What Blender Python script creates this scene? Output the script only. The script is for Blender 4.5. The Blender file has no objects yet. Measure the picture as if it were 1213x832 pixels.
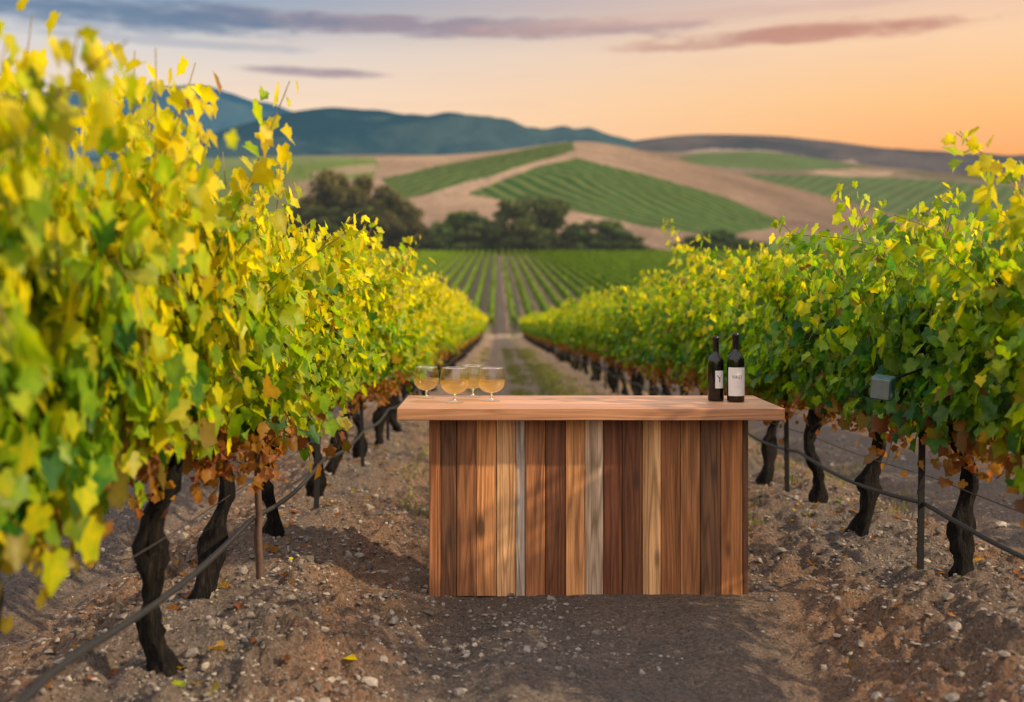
import bpy, math, random
import numpy as np
from mathutils import Vector, Matrix
rng=np.random.default_rng(7); random.seed(7)
scene=bpy.context.scene
scene.view_settings.view_transform='Standard'
scene.view_settings.look='None'
scene.view_settings.exposure=0
COL=scene.collection
FP=1400.0; ZC=1.43; VX=589.0; VY=345.0

# ------------------------------------------------------------ helpers
perm=np.random.default_rng(3).permutation(256)
def vnoise(x,y):
    xi=np.floor(x).astype(np.int64); yi=np.floor(y).astype(np.int64)
    fx=x-xi; fy=y-yi
    fx=fx*fx*(3-2*fx); fy=fy*fy*(3-2*fy)
    h=lambda a,b: perm[(perm[a&255]+b)&255]/127.5-1
    return (h(xi,yi)*(1-fx)+h(xi+1,yi)*fx)*(1-fy)+(h(xi,yi+1)*(1-fx)+h(xi+1,yi+1)*fx)*fy
def fbm(x,y,o=4):
    s=0;a=1
    for i in range(o):
        s=s+a*vnoise(x*2**i+17.3*i,y*2**i-9.1*i); a*=0.5
    return s
def np_mesh(name,V,F,smooth=True):
    me=bpy.data.meshes.new(name)
    V=np.asarray(V,dtype=np.float32); F=np.asarray(F,dtype=np.int32)
    n,k=F.shape
    me.vertices.add(len(V)); me.vertices.foreach_set('co',V.ravel())
    me.loops.add(n*k); me.loops.foreach_set('vertex_index',F.ravel())
    me.polygons.add(n); me.polygons.foreach_set('loop_start',np.arange(n,dtype=np.int32)*k)
    me.update(calc_edges=True)
    me.polygons.foreach_set('use_smooth',np.full(n,smooth))
    return me
def py_mesh(name,V,F,smooth=True):
    me=bpy.data.meshes.new(name); me.from_pydata([tuple(v) for v in V],[],[tuple(f) for f in F]); me.update()
    me.polygons.foreach_set('use_smooth',np.full(len(me.polygons),smooth))
    return me
def add_col(me,name,C):
    a=me.attributes.new(name,'FLOAT_COLOR','POINT'); a.data.foreach_set('color',np.asarray(C,dtype=np.float32).ravel())
def obj(name,data,loc=(0,0,0),parent=None,mat=None):
    o=bpy.data.objects.new(name,data); COL.objects.link(o); o.location=loc
    if parent: o.parent=parent
    if mat and data and not data.materials:
        for m in (mat if isinstance(mat,list) else [mat]): data.materials.append(m)
    return o
def thing(o,label,cat,group=None):
    o["label"]=label; o["category"]=cat
    if group: o["group"]=group
def struct(o,label,cat):
    o["kind"]="structure"; o["label"]=label; o["category"]=cat
def stuff(o,label,cat):
    o["kind"]="stuff"; o["label"]=label; o["category"]=cat
class Geo:
    def __init__(s): s.V=[];s.F=[];s.A=[]
    def add(s,V,F,a=None):
        b=len(s.V); s.V+= [tuple(v) for v in V]; s.F+=[tuple(i+b for i in f) for f in F]
        if a is not None: s.A+=[a]*len(V)
def box(x0,x1,y0,y1,z0,z1,b=0.0):
    if b<=0:
        V=[(x,y,z) for x in(x0,x1) for y in(y0,y1) for z in(z0,z1)]
        return V,[(0,1,3,2),(4,6,7,5),(0,4,5,1),(2,3,7,6),(0,2,6,4),(1,5,7,3)]
    import bmesh
    bm=bmesh.new(); bmesh.ops.create_cube(bm,size=1)
    for v in bm.verts:
        v.co=Vector(((x0+x1)/2+v.co.x*(x1-x0),(y0+y1)/2+v.co.y*(y1-y0),(z0+z1)/2+v.co.z*(z1-z0)))
    bmesh.ops.bevel(bm,geom=bm.edges[:],offset=b,segments=2,affect='EDGES',profile=0.5)
    bm.verts.index_update()
    V=[tuple(v.co) for v in bm.verts];F=[tuple(v.index for v in f.verts) for f in bm.faces]; bm.free()
    return V,F
def lathe(prof,n=32,a0=0,a1=2*math.pi,closed=True):
    V=[];F=[]
    m=n if closed else n+1
    for r,z in prof:
        for i in range(m):
            a=a0+(a1-a0)*i/n; V.append((r*math.cos(a),r*math.sin(a),z))
    for j in range(len(prof)-1):
        for i in range(n):
            i2=(i+1)%m
            F.append((j*m+i,j*m+i2,(j+1)*m+i2,(j+1)*m+i))
    return V,F
def tube(P,R,sides=8,rough=0,seed=0,cap=True):
    r=np.random.default_rng(seed); P=[Vector(p) for p in P]; V=[];F=[]
    ref=Vector((1,0,0.13)).normalized()
    ph=r.uniform(0,6,6)
    for i,p in enumerate(P):
        d=(P[min(i+1,len(P)-1)]-P[max(i-1,0)]).normalized()
        rf=ref if abs(d.dot(ref))<0.9 else Vector((0,1,0))
        u=d.cross(rf).normalized(); v=d.cross(u)
        for k in range(sides):
            a=2*math.pi*k/sides
            rr=R[i]*(1+rough*(math.sin(2*a+ph[0]+i*.5)*.5+math.sin(5*a+ph[1]+i*.35)*.45+r.normal()*.35))
            V.append(p+u*math.cos(a)*rr+v*math.sin(a)*rr)
    n=len(P)
    for i in range(n-1):
        for k in range(sides):
            k2=(k+1)%sides
            F.append((i*sides+k,i*sides+k2,(i+1)*sides+k2,(i+1)*sides+k))
    if cap:
        F.append(tuple(range(sides))[::-1]); F.append(tuple((n-1)*sides+k for k in range(sides)))
    return V,F

# ------------------------------------------------------------ materials
class N:
    def __init__(s,m):
        m.use_nodes=True; s.t=m.node_tree; s.t.nodes.clear()
    def n(s,ty,ins=None,**kw):
        x=s.t.nodes.new(ty)
        for k,v in kw.items(): setattr(x,k,v)
        if ins:
            for k,v in ins.items(): s.set(x.inputs[k],v)
        return x
    def set(s,i,v):
        if hasattr(v,'is_output') : s.t.links.new(v,i)
        else: i.default_value=v
    def math(s,op,a,b=None,c=None,clamp=False):
        x=s.n('ShaderNodeMath',operation=op,use_clamp=clamp); s.set(x.inputs[0],a)
        if b is not None: s.set(x.inputs[1],b)
        if c is not None: s.set(x.inputs[2],c)
        return x.outputs[0]
    def mix(s,f,a,b,bt='MIX'):
        x=s.n('ShaderNodeMix',data_type='RGBA',blend_type=bt)
        s.set(x.inputs[0],f); s.set(x.inputs[6],a); s.set(x.inputs[7],b); return x.outputs[2]
    def noise(s,vec,scale,detail=4,rough=.55):
        x=s.n('ShaderNodeTexNoise',{'Scale':scale,'Detail':detail,'Roughness':rough}); 
        if vec is not None: s.set(x.inputs['Vector'],vec)
        return x.outputs[0]
    def ramp(s,f,st):
        x=s.n('ShaderNodeValToRGB'); s.set(x.inputs[0],f); e=x.color_ramp.elements
        while len(e)<len(st): e.new(0.5)
        for i,(p,c) in enumerate(st):
            e[i].position=p; e[i].color=(*c,1) if len(c)==3 else c
        return x.outputs[0]
    def mapr(s,f,a,b,c=0,d=1,sm=False):
        x=s.n('ShaderNodeMapRange',interpolation_type='SMOOTHSTEP' if sm else 'LINEAR')
        for k,v in zip(range(5),(f,a,b,c,d)): s.set(x.inputs[k],v)
        return x.outputs[0]
    def vmul(s,v,k):
        x=s.n('ShaderNodeVectorMath',operation='MULTIPLY'); s.set(x.inputs[0],v); x.inputs[1].default_value=k; return x.outputs[0]
    def vadd(s,v,k):
        x=s.n('ShaderNodeVectorMath',operation='ADD'); s.set(x.inputs[0],v); s.set(x.inputs[1],k); return x.outputs[0]
    def out(s,sh): 
        o=s.n('ShaderNodeOutputMaterial'); s.t.links.new(sh,o.inputs[0])
    def bump(s,h,st,dist=.01):
        x=s.n('ShaderNodeBump',{'Strength':st,'Distance':dist,'Height':h}); return x.outputs[0]
def newmat(name):
    m=bpy.data.materials.new(name); return m,N(m)
def C(r,g,b): return (r,g,b,1)

m_leaf,n=newmat('vine_leaf')
at=n.n('ShaderNodeAttribute',attribute_name='leaf'); sp=n.n('ShaderNodeSeparateColor',{0:at.outputs[0]})
oi=n.n('ShaderNodeObjectInfo'); so=n.n('ShaderNodeSeparateColor',{0:oi.outputs['Color']})
tc=n.n('ShaderNodeTexCoord'); bl=n.noise(tc.outputs['Object'],28,2)
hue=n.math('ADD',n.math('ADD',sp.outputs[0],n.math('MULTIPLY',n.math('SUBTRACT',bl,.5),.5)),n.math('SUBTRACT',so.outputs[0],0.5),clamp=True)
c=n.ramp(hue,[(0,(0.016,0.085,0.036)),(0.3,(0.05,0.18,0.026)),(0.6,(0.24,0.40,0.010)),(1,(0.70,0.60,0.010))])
c=n.mix(n.math('MULTIPLY',sp.outputs[1],so.outputs[1]),c,C(0.26,0.085,0.035))
c=n.mix(n.math('MULTIPLY',at.outputs['Alpha'],.35),c,n.mix(1.0,c,C(1.6,1.5,1.3),'MULTIPLY'))
c=n.mix(1.0,c,n.n('ShaderNodeCombineColor',{0:sp.outputs[2],1:sp.outputs[2],2:sp.outputs[2]}).outputs[0],'MULTIPLY')
pb=n.n('ShaderNodeBsdfPrincipled',{'Base Color':c,'Roughness':.42,'Specular IOR Level':.34})
tr=n.n('ShaderNodeBsdfTranslucent',{'Color':n.mix(1.0,c,C(1.6,1.5,.6),'MULTIPLY')})
mx=n.n('ShaderNodeMixShader',{0:.54}); n.set(mx.inputs[1],pb.outputs[0]); n.set(mx.inputs[2],tr.outputs[0]); n.out(mx.outputs[0])
m_stem,n=newmat('vine_shoot'); n.out(n.n('ShaderNodeBsdfPrincipled',{'Base Color':C(.20,.15,.04),'Roughness':.7}).outputs[0])
m_bark,n=newmat('vine_bark'); tc=n.n('ShaderNodeTexCoord')
v=n.vmul(tc.outputs['Object'],(70,70,8)); nz=n.noise(v,1,6,.7); nz2=n.noise(tc.outputs['Object'],9,3)
c=n.ramp(nz,[(.38,(.005,.005,.006)),(.56,(.016,.014,.013)),(.82,(.10,.085,.075))])
c=n.mix(n.mapr(nz2,.5,.75,0,.3),c,C(.045,.030,.022))
n.out(n.n('ShaderNodeBsdfPrincipled',{'Base Color':c,'Roughness':.9,'Specular IOR Level':.25,'Normal':n.bump(nz,1,.05)}).outputs[0])
# ground
m_ground,n=newmat('vineyard_soil'); tc=n.n('ShaderNodeTexCoord'); P=tc.outputs['Object']
at=n.n('ShaderNodeAttribute',attribute_name='soil'); sp=n.n('ShaderNodeSeparateColor',{0:at.outputs[0]})
big=n.noise(P,.9,5,.6); mid=n.noise(P,5,7,.7); fine=n.noise(P,45,6,.75)
c=n.ramp(big,[(.3,(.27,.22,.19)),(.5,(.36,.285,.235)),(.7,(.46,.335,.25))])
c=n.mix(n.mapr(mid,.42,.62,0,.55),c,C(.22,.195,.18))
c=n.mix(sp.outputs[0],c,n.mix(n.mapr(mid,.35,.65,0,1),C(.58,.32,.18),C(.38,.245,.165)))
c=n.mix(sp.outputs[2],c,n.mix(n.mapr(mid,.35,.65,0,1),C(.62,.45,.31),C(.42,.30,.21)))
vo=n.n('ShaderNodeTexVoronoi',{'Scale':42.0,'Vector':P}); vs=n.n('ShaderNodeSeparateColor',{0:vo.outputs['Color']})
peb=n.math('MULTIPLY',n.mapr(vo.outputs['Distance'],.34,.2,0,1),n.mapr(vs.outputs[0],.5,.7,0,1))
pebc=n.mix(vs.outputs[1],C(.15,.14,.135),C(.56,.52,.49))
c=n.mix(n.math('MULTIPLY',peb,.75),c,pebc)
vo2=n.n('ShaderNodeTexVoronoi',{'Scale':120.0,'Vector':P}); vs2=n.n('ShaderNodeSeparateColor',{0:vo2.outputs['Color']})
c=n.mix(n.mapr(vs2.outputs[0],.5,1,0,.7),c,n.mix(vs2.outputs[1],C(.06,.05,.045),C(.60,.53,.46)))
c=n.mix(n.mapr(fine,.38,.62,0,.8),c,n.mix(1.0,c,C(.33,.31,.30),'MULTIPLY'))
gr=n.mix(n.noise(P,3.5,5),C(.07,.13,.02),C(.32,.30,.09))
c=n.mix(n.math('MULTIPLY',sp.outputs[1],n.mapr(n.noise(P,2.2,6,.7),.4,.56,.25,1)),c,gr)
h=n.math('ADD',n.math('MULTIPLY',fine,.9),n.math('ADD',n.math('MULTIPLY',mid,1.3),n.math('MULTIPLY',peb,.5)))
n.out(n.n('ShaderNodeBsdfPrincipled',{'Base Color':c,'Roughness':.92,'Specular IOR Level':.2,'Normal':n.bump(h,1.0,.07)}).outputs[0])
m_peb,n=newmat('gravel_stone'); at=n.n('ShaderNodeAttribute',attribute_name='tone'); tc=n.n('ShaderNodeTexCoord')
c=n.mix(n.mapr(n.noise(tc.outputs['Object'],60,4),.3,.7),at.outputs[0],n.mix(1.0,at.outputs[0],C(.6,.55,.5),'MULTIPLY'))
n.out(n.n('ShaderNodeBsdfPrincipled',{'Base Color':c,'Roughness':.9,'Specular IOR Level':.2}).outputs[0])
m_grass,n=newmat('track_grass'); at=n.n('ShaderNodeAttribute',attribute_name='tone')
a_=n.n('ShaderNodeBsdfDiffuse',{'Color':at.outputs[0]}); b_=n.n('ShaderNodeBsdfTranslucent',{'Color':at.outputs[0]})
mx=n.n('ShaderNodeMixShader',{0:.35}); n.set(mx.inputs[1],a_.outputs[0]); n.set(mx.inputs[2],b_.outputs[0]); n.out(mx.outputs[0])
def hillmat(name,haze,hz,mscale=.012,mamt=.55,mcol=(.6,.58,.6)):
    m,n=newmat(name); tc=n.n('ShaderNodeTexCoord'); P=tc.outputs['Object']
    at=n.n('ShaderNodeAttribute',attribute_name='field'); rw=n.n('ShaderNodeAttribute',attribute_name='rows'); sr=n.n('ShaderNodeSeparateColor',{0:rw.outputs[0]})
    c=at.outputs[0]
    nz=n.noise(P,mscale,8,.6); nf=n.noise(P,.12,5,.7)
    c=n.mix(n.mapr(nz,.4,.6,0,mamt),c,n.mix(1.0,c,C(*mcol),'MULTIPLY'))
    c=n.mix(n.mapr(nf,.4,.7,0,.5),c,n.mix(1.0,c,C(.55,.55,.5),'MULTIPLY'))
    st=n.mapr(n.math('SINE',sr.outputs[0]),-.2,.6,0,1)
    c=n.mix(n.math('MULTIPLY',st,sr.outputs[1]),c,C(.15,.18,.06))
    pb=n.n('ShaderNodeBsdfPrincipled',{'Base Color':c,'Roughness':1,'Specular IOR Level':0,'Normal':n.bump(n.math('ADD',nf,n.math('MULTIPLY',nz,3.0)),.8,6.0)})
    em=n.n('ShaderNodeEmission',{'Color':C(*hz),'Strength':1.0})  # aerial haze put into the hill material as a faint glow
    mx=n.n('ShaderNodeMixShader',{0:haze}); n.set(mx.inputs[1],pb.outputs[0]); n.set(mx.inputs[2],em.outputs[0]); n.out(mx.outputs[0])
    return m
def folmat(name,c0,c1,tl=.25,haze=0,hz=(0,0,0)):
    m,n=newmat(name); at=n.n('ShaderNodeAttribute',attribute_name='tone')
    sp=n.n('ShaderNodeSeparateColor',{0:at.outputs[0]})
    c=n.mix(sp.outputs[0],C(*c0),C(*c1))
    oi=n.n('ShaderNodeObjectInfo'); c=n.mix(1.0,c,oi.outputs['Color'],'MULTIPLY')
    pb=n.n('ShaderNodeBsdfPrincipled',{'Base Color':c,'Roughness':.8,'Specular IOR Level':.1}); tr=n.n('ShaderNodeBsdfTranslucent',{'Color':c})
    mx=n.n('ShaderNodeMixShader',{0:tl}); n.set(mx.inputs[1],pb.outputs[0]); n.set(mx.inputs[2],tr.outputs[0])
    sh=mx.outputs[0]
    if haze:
        em=n.n('ShaderNodeEmission',{'Color':C(*hz)}); m2=n.n('ShaderNodeMixShader',{0:haze}); n.set(m2.inputs[1],sh); n.set(m2.inputs[2],em.outputs[0]); sh=m2.outputs[0]  # distance haze on foliage, mixed in as emission
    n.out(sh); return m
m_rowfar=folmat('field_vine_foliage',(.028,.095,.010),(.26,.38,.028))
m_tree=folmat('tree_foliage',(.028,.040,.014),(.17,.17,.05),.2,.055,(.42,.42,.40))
m_trunk,n=newmat('tree_bark'); n.out(n.n('ShaderNodeBsdfPrincipled',{'Base Color':C(.06,.045,.035),'Roughness':.9}).outputs[0])
def woodmat(name,axis,rough=.5,k=1.15,gs=1.):
    m,n=newmat(name); tc=n.n('ShaderNodeTexCoord'); P=tc.outputs['Object']
    at=n.n('ShaderNodeAttribute',attribute_name='plank'); al=at.outputs['Alpha']
    off=n.n('ShaderNodeCombineXYZ',{0:n.math('MULTIPLY',al,37.0),1:n.math('MULTIPLY',al,11.0),2:n.math('MULTIPLY',al,53.0)}).outputs[0]
    Q=n.vadd(P,off)
    s=[22,22,22]; s[axis]=1.3; s2=[130,130,130]; s2[axis]=3.0; s3=[5,5,5]; s3[axis]=.9
    warp=n.noise(n.vmul(Q,tuple(s3)),1,3)
    ring=n.math('FRACT',n.math('MULTIPLY',n.noise(n.vmul(Q,tuple([x*.38 for x in s])),1,2,.4),13.0))
    ring=n.mapr(n.math('ABSOLUTE',n.math('SUBTRACT',ring,.5)),0,.5,0,1)
    g1=n.noise(n.vmul(Q,tuple(s)),1,5,.6); g2=n.noise(n.vmul(Q,tuple(s2)),1,4,.6)
    c=n.mix(1.0,at.outputs[0],C(k,k*1.0,k*.99),'MULTIPLY')
    c=n.mix(n.mapr(ring,.4,.98,0,.7*gs),c,n.mix(1.0,c,C(.42,.37,.33),'MULTIPLY'))
    c=n.mix(n.mapr(g1,.42,.64,0,.75*gs),c,n.mix(1.0,c,C(.48,.43,.39),'MULTIPLY'))
    c=n.mix(n.mapr(g2,.45,.66,0,.7*gs),c,n.mix(1.0,c,C(.46,.42,.39),'MULTIPLY'))
    c=n.mix(n.mapr(warp,.45,.7,0,.6*gs),c,n.mix(1.0,c,C(1.45,1.4,1.25),'MULTIPLY'))
    kq=[5,5,5]; kq[axis]=1.6
    vk=n.n('ShaderNodeTexVoronoi',{'Scale':1.0,'Vector':n.vmul(Q,tuple(kq))})
    c=n.mix(n.mapr(vk.outputs['Distance'],.05,.14,.8*gs,0,True),c,C(.06,.034,.022))
    n.out(n.n('ShaderNodeBsdfPrincipled',{'Base Color':c,'Roughness':rough,'Normal':n.bump(n.math('ADD',g2,ring),.45*gs,.004)}).outputs[0])
    return m
m_woodv=woodmat('plank_wood',2,.62,1.42); m_woodh=woodmat('countertop_wood',0,.42,1.2,.5)
def plain(name,c,r=.5,metal=0,sc=30,amt=.35):
    m,n=newmat(name); tc=n.n('ShaderNodeTexCoord'); nz=n.noise(tc.outputs['Object'],sc,5)
    cc=n.mix(n.mapr(nz,.35,.7,0,amt),C(*c),n.mix(1.0,C(*c),C(.4,.38,.36),'MULTIPLY'))
    n.out(n.n('ShaderNodeBsdfPrincipled',{'Base Color':cc,'Roughness':r,'Metallic':metal,'Normal':n.bump(nz,.2,.003)}).outputs[0]); return m
m_hose=plain('hose_plastic',(.022,.024,.028),.5); m_wire=plain('steel_wire',(.15,.14,.14),.4,.8)
m_rust=plain('weathered_stake',(.12,.07,.05),.85,0,25,.7); m_steel=plain('dark_steel',(.022,.022,.026),.55,.4)
m_dark=plain('gap_shade',(.015,.011,.009),.9)
m_botl,n=newmat('bottle_glass'); n.out(n.n('ShaderNodeBsdfPrincipled',{'Base Color':C(.005,.007,.006),'Roughness':.05,'Specular IOR Level':.5}).outputs[0])
m_foil=plain('bottle_foil',(.012,.010,.014),.3,.3)
m_lab=plain('paper_label',(.78,.78,.80),.7,0,40,.06); m_ink=plain('label_ink',(.04,.04,.05),.6)
m_box=plain('painted_metal_box',(.05,.13,.14),.45,.2); m_boxl=plain('box_cover',(.16,.21,.21),.4,.1)
m_gls,n=newmat('clear_glass')
lw=n.n('ShaderNodeLayerWeight',{'Blend':.4}); f=n.mapr(n.math('POWER',lw.outputs['Facing'],2.0),0,1,.07,.95)
tb=n.n('ShaderNodeBsdfTransparent',{'Color':C(.97,.98,.97)}); gb=n.n('ShaderNodeBsdfGlossy',{'Color':C(1,1,1),'Roughness':.03})
mx=n.n('ShaderNodeMixShader'); n.set(mx.inputs[0],f); n.set(mx.inputs[1],tb.outputs[0]); n.set(mx.inputs[2],gb.outputs[0]); n.out(mx.outputs[0])
m_lip,n=newmat('glass_rim')
tb=n.n('ShaderNodeBsdfTransparent',{'Color':C(.9,.9,.9)}); gb=n.n('ShaderNodeBsdfGlossy',{'Color':C(1,1,1),'Roughness':.12})
mx=n.n('ShaderNodeMixShader',{0:.65}); n.set(mx.inputs[1],tb.outputs[0]); n.set(mx.inputs[2],gb.outputs[0]); n.out(mx.outputs[0])
m_wine,n=newmat('golden_wine')
tb=n.n('ShaderNodeBsdfTransparent',{'Color':C(.97,.84,.50)}); tl=n.n('ShaderNodeBsdfTranslucent',{'Color':C(.95,.72,.32)}); gb=n.n('ShaderNodeBsdfGlossy',{'Roughness':.03})
a=n.n('ShaderNodeMixShader',{0:.33}); n.set(a.inputs[1],tb.outputs[0]); n.set(a.inputs[2],tl.outputs[0])
b=n.n('ShaderNodeMixShader',{0:.06}); n.set(b.inputs[1],a.outputs[0]); n.set(b.inputs[2],gb.outputs[0]); n.out(b.outputs[0])

# ------------------------------------------------------------ terrain height
ROW0=-1.33; SP=3.66
def sfp(t,w): return w*np.logaddexp(0,t/w)
def macro(y): 
    return -0.028*y+0.088*sfp(y-110,6.)-0.06*sfp(y-388,5.)
def height(x,y):
    x=np.asarray(x,float); y=np.asarray(y,float)
    k=(x-ROW0)/SP; wig=.10*fbm(x*0+3.3,y*.6,2)
    d=(k-np.round(k))*SP+wig
    near=1/(1+np.maximum(y,0)/25)
    berm=.13*np.exp(-(np.abs(d)/.60)**3)*(1+.5*fbm(x*1.1,y*.9,3))-.02
    c=np.abs(np.abs(d)-SP/2); rut=(-.085*np.exp(-((c-.80)/.19)**2)+.03*np.exp(-((c-.45)/.14)**2))*(1+.5*fbm(x*.5,y*.8,2))
    flat=1-np.exp(-(np.maximum(np.abs(x-.48)-.95,0)/.25)**2-(np.maximum(np.abs(y-6.4)-.3,0)/.25)**2)
    cl=np.abs(fbm(x*4.2+7,y*4.2,3)); cl2=np.abs(fbm(x*12,y*12+5,2))
    rough=.42+1.0*np.exp(-((np.abs(d)-.5)/.45)**2)
    det=near*(.045*fbm(x*1.3,y*1.3,3)+rough*(.070*(cl-.35)+.045*(cl2-.35)+.018*fbm(x*26,y*26+9,1)))
    amp=np.where(y<400,1,0)
    return macro(y)+amp*(berm+rut*flat+det*(.2+.8*flat)+.02*(1-flat))
def prof(pts):
    a=np.array(pts,float); 
    return lambda u: np.interp(u,a[:,0],a[:,1])
C1=prof([(-1500,230),(-300,215),(100,205),(250,200),(350,196),(440,188),(520,184),(600,178),(650,171),(685,167),(720,171),(770,182),(830,196),(900,214),(960,229),(1020,245),(1080,262),(1213,285),(1500,292),(3000,292)])
C2=prof([(-1500,205),(-300,196),(100,192),(320,186),(440,184),(560,186),(680,182),(740,178),(830,181),(900,178),(960,186),(1040,197),(1120,205),(1213,214),(1500,222),(3000,230)])
C4=prof([(-1500,200),(300,196),(600,186),(690,173),(740,168),(790,162),(830,159),(880,159),(920,161),(980,167),(1040,176),(1110,180),(1213,187),(1500,180),(3000,170)])
C3=prof([(-1500,160),(-300,140),(0,114),(115,107),(170,106),(240,110),(290,119),(330,131),(400,150),(500,165),(600,180),(760,215),(900,235),(3000,240)])
C5=prof([(-1500,195),(0,190),(150,186),(200,176),(250,160),(300,143),(345,131),(380,127),(410,127),(440,131),(470,133),(520,141),(560,148),(600,151),(640,156),(700,164),(760,184),(900,230),(3000,235)])
def smooth_prof(f,u,w): return sum(f(u+o*w) for o in(-1.5,-.75,0,.75,1.5))/5
def hillZ(cf,D0,D1,Y0,u,D,w=14,rn=0.0,rs=90.):
    t=np.clip((D-D0)/(D1-D0),0,1)
    Cc=smooth_prof(cf,u,w)
    s=np.sin(t*math.pi/2)**.95
    Y=Y0+(Cc-Y0)*s
    z=ZC+(VY-Y)*D/FP
    if rn: 
        x=(u-VX)/FP*D
        z=z+rn*fbm(x/rs,D/rs,5)*(np.sin(t*math.pi)+.12)
    return z
def inpoly(px,py,poly):
    r=np.zeros(px.shape,bool); j=len(poly)-1
    for i in range(len(poly)):
        xi,yi=poly[i];xj,yj=poly[j]
        cnd=((yi>py)!=(yj>py))&(px<(xj-xi)*(py-yi)/(yj-yi+1e-9)+xi); r^=cnd; j=i
    return r
def build_hill(name,cf,D0,D1,Y0,base,patches,mat,w=14,rn=0.,rs=90.,nu=700,nd=150,drop=60):
    us=np.concatenate([np.linspace(-1500,60,70)[:-1],np.linspace(60,1260,nu),np.linspace(1260,2900,70)[1:]])
    ds=np.concatenate([np.linspace(D0,D1,nd),D1*np.array([1.015,1.04,1.09,1.16])])
    U,D=np.meshgrid(us,ds)
    Z=hillZ(cf,D0,D1,Y0,U,np.minimum(D,D1),w,rn,rs)
    Yi=VY-FP*(Z-ZC)/np.minimum(D,D1)
    over=np.clip((D/D1-1)/.16,0,1); Z=Z-over**1.3*drop*3
    Z[0]-=2.5
    X=(U-VX)/FP*D
    V=np.stack([X,D,Z],-1).reshape(-1,3)
    nr,nc=U.shape; idx=np.arange(nr*nc).reshape(nr,nc)
    F=np.stack([idx[:-1,:-1],idx[:-1,1:],idx[1:,1:],idx[1:,:-1]],-1).reshape(-1,4)
    me=np_mesh(name,V,F)
    col=np.ones((nr,nc,4)); col[...,:3]=base(U,Yi,X,D)
    rows=np.zeros((nr,nc,4)); rows[...,3]=1
    wob=fbm(X/30,D/30,3)*1.5
    for poly,c,ang,spc,amt in patches:
        mk=inpoly(U+wob,Yi+wob*.4,poly)
        col[mk,:3]=c
        ph=(X*math.cos(ang)+D*math.sin(ang))*2*math.pi/spc
        rows[mk,0]=ph[mk]; rows[mk,1]=amt
    add_col(me,'field',col.reshape(-1,4)); add_col(me,'rows',rows.reshape(-1,4))
    return obj(name,me,mat=mat)
def base1(U,Y,X,D):
    n=fbm(X/60,D/60,3)[...,None]*.16+1
    t=np.clip((U-640)/350,0,1)[...,None]
    c=np.array([.34,.25,.175])*(1-t)+np.array([.19,.14,.105])*t
    t2=np.clip((380-U)/60,0,1)[...,None]
    c=c*(1-t2)+np.array([.11,.17,.06])*t2
    return c*n
def world_ang(p,q,cf,D0,D1,Y0):
    r=[]
    for (u,Y) in (p,q):
        Cc=float(cf(u)); s=min(1,max(0,(Y-Y0)/(Cc-Y0))); t=math.asin(min(1,s**(1/.95)))/(math.pi/2); D=D0+t*(D1-D0)
        r.append(((u-VX)/FP*D,D))
    dx=r[1][0]-r[0][0]; dy=r[1][1]-r[0][1]
    return math.atan2(dx,-dy)
a1=world_ang((690,195),(890,262),C1,386,880,301)
a2=world_ang((480,228),(660,182),C1,386,880,301)
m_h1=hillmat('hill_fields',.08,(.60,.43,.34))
h=build_hill('hill',C1,386,880,301,base1,[
 ([(-1500,215),(100,213),(320,214),(440,212),(450,200),(445,188),(320,194),(100,200),(-1500,220)],(.12,.20,.05),.2,14,.25),
 ([(370,204),(410,198),(445,194),(450,203),(400,210),(370,211)],(.32,.27,.17),0,9,0),
 ([(452,212),(520,196),(600,181),(640,174),(678,168),(681,178),(640,190),(560,214),(520,226),(478,238)],(.022,.080,.018),a2,7.5,.6),
 ([(553,230),(600,210),(640,196),(682,187),(770,208),(860,234),(926,262),(905,272),(850,281),(760,268),(680,250),(610,240)],(.018,.085,.018),a1,8.5,.55),
 ([(-1500,302),(-1500,262),(300,262),(460,262),(500,276),(560,290),(640,302)],(.06,.11,.035),.3,12,.3),
 ([(760,302),(860,293),(960,280),(1080,270),(1213,280),(3000,284),(3000,302)],(.09,.18,.04),.3,9,.3),
],m_h1,14,3.5,110.)
struct(h,"rounded dry grass hill with striped green vineyard plots","hill")
m_h2=hillmat('valley_fields',.16,(.58,.42,.34))
def base2(U,Y,X,D):
    n=fbm(X/120,D/120,3)[...,None]*.2+1
    return np.array([.17,.14,.10])*n
h=build_hill('hill',C2,960,1600,290,base2,[
 ([(-1500,300),(-1500,196),(320,186),(440,186),(440,200),(420,300)],(.12,.20,.06),.4,16,.2),
 ([(800,188),(830,181),(900,178),(950,185),(1030,198),(930,203),(870,199),(815,194)],(.045,.12,.035),.4,16,.3),
 ([(950,204),(1010,200),(1060,204),(1050,209),(1000,209)],(.33,.25,.17),.4,16,.0),
 ([(880,206),(1010,209),(1100,213),(1213,222),(1700,240),(1700,285),(1213,290),(1075,280),(940,235)],(.03,.10,.025),-.5,15,.3),
 ([(1060,203),(1213,212),(1700,228),(1700,236),(1213,218),(1100,211)],(.09,.10,.05),-.5,15,.0),
],m_h2,16,6.,260.,drop=80)
struct(h,"gentle valley slope with patchwork of green and tan fields","hill")
def basef(c0,c1,s,th=0,k=.6):
    def f(U,Y,X,D):
        t=np.clip(fbm(X/s,D/s,5)*k+.5+th,0,1)[...,None]
        return np.array(c0)*(1-t)+np.array(c1)*t
    return f
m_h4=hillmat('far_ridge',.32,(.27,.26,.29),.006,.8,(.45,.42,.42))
h=build_hill('hill',C4,1800,2600,260,basef((.022,.038,.030),(.09,.075,.06),160.,-.2,1.4),[
 ([(770,184),(840,176),(900,178),(960,186),(860,190)],(.36,.27,.2),0,9,0),
 ([(960,192),(1010,190),(1030,200),(980,204)],(.45,.32,.23),0,9,0)],m_h4,10,14.,180.,drop=120)
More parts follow.
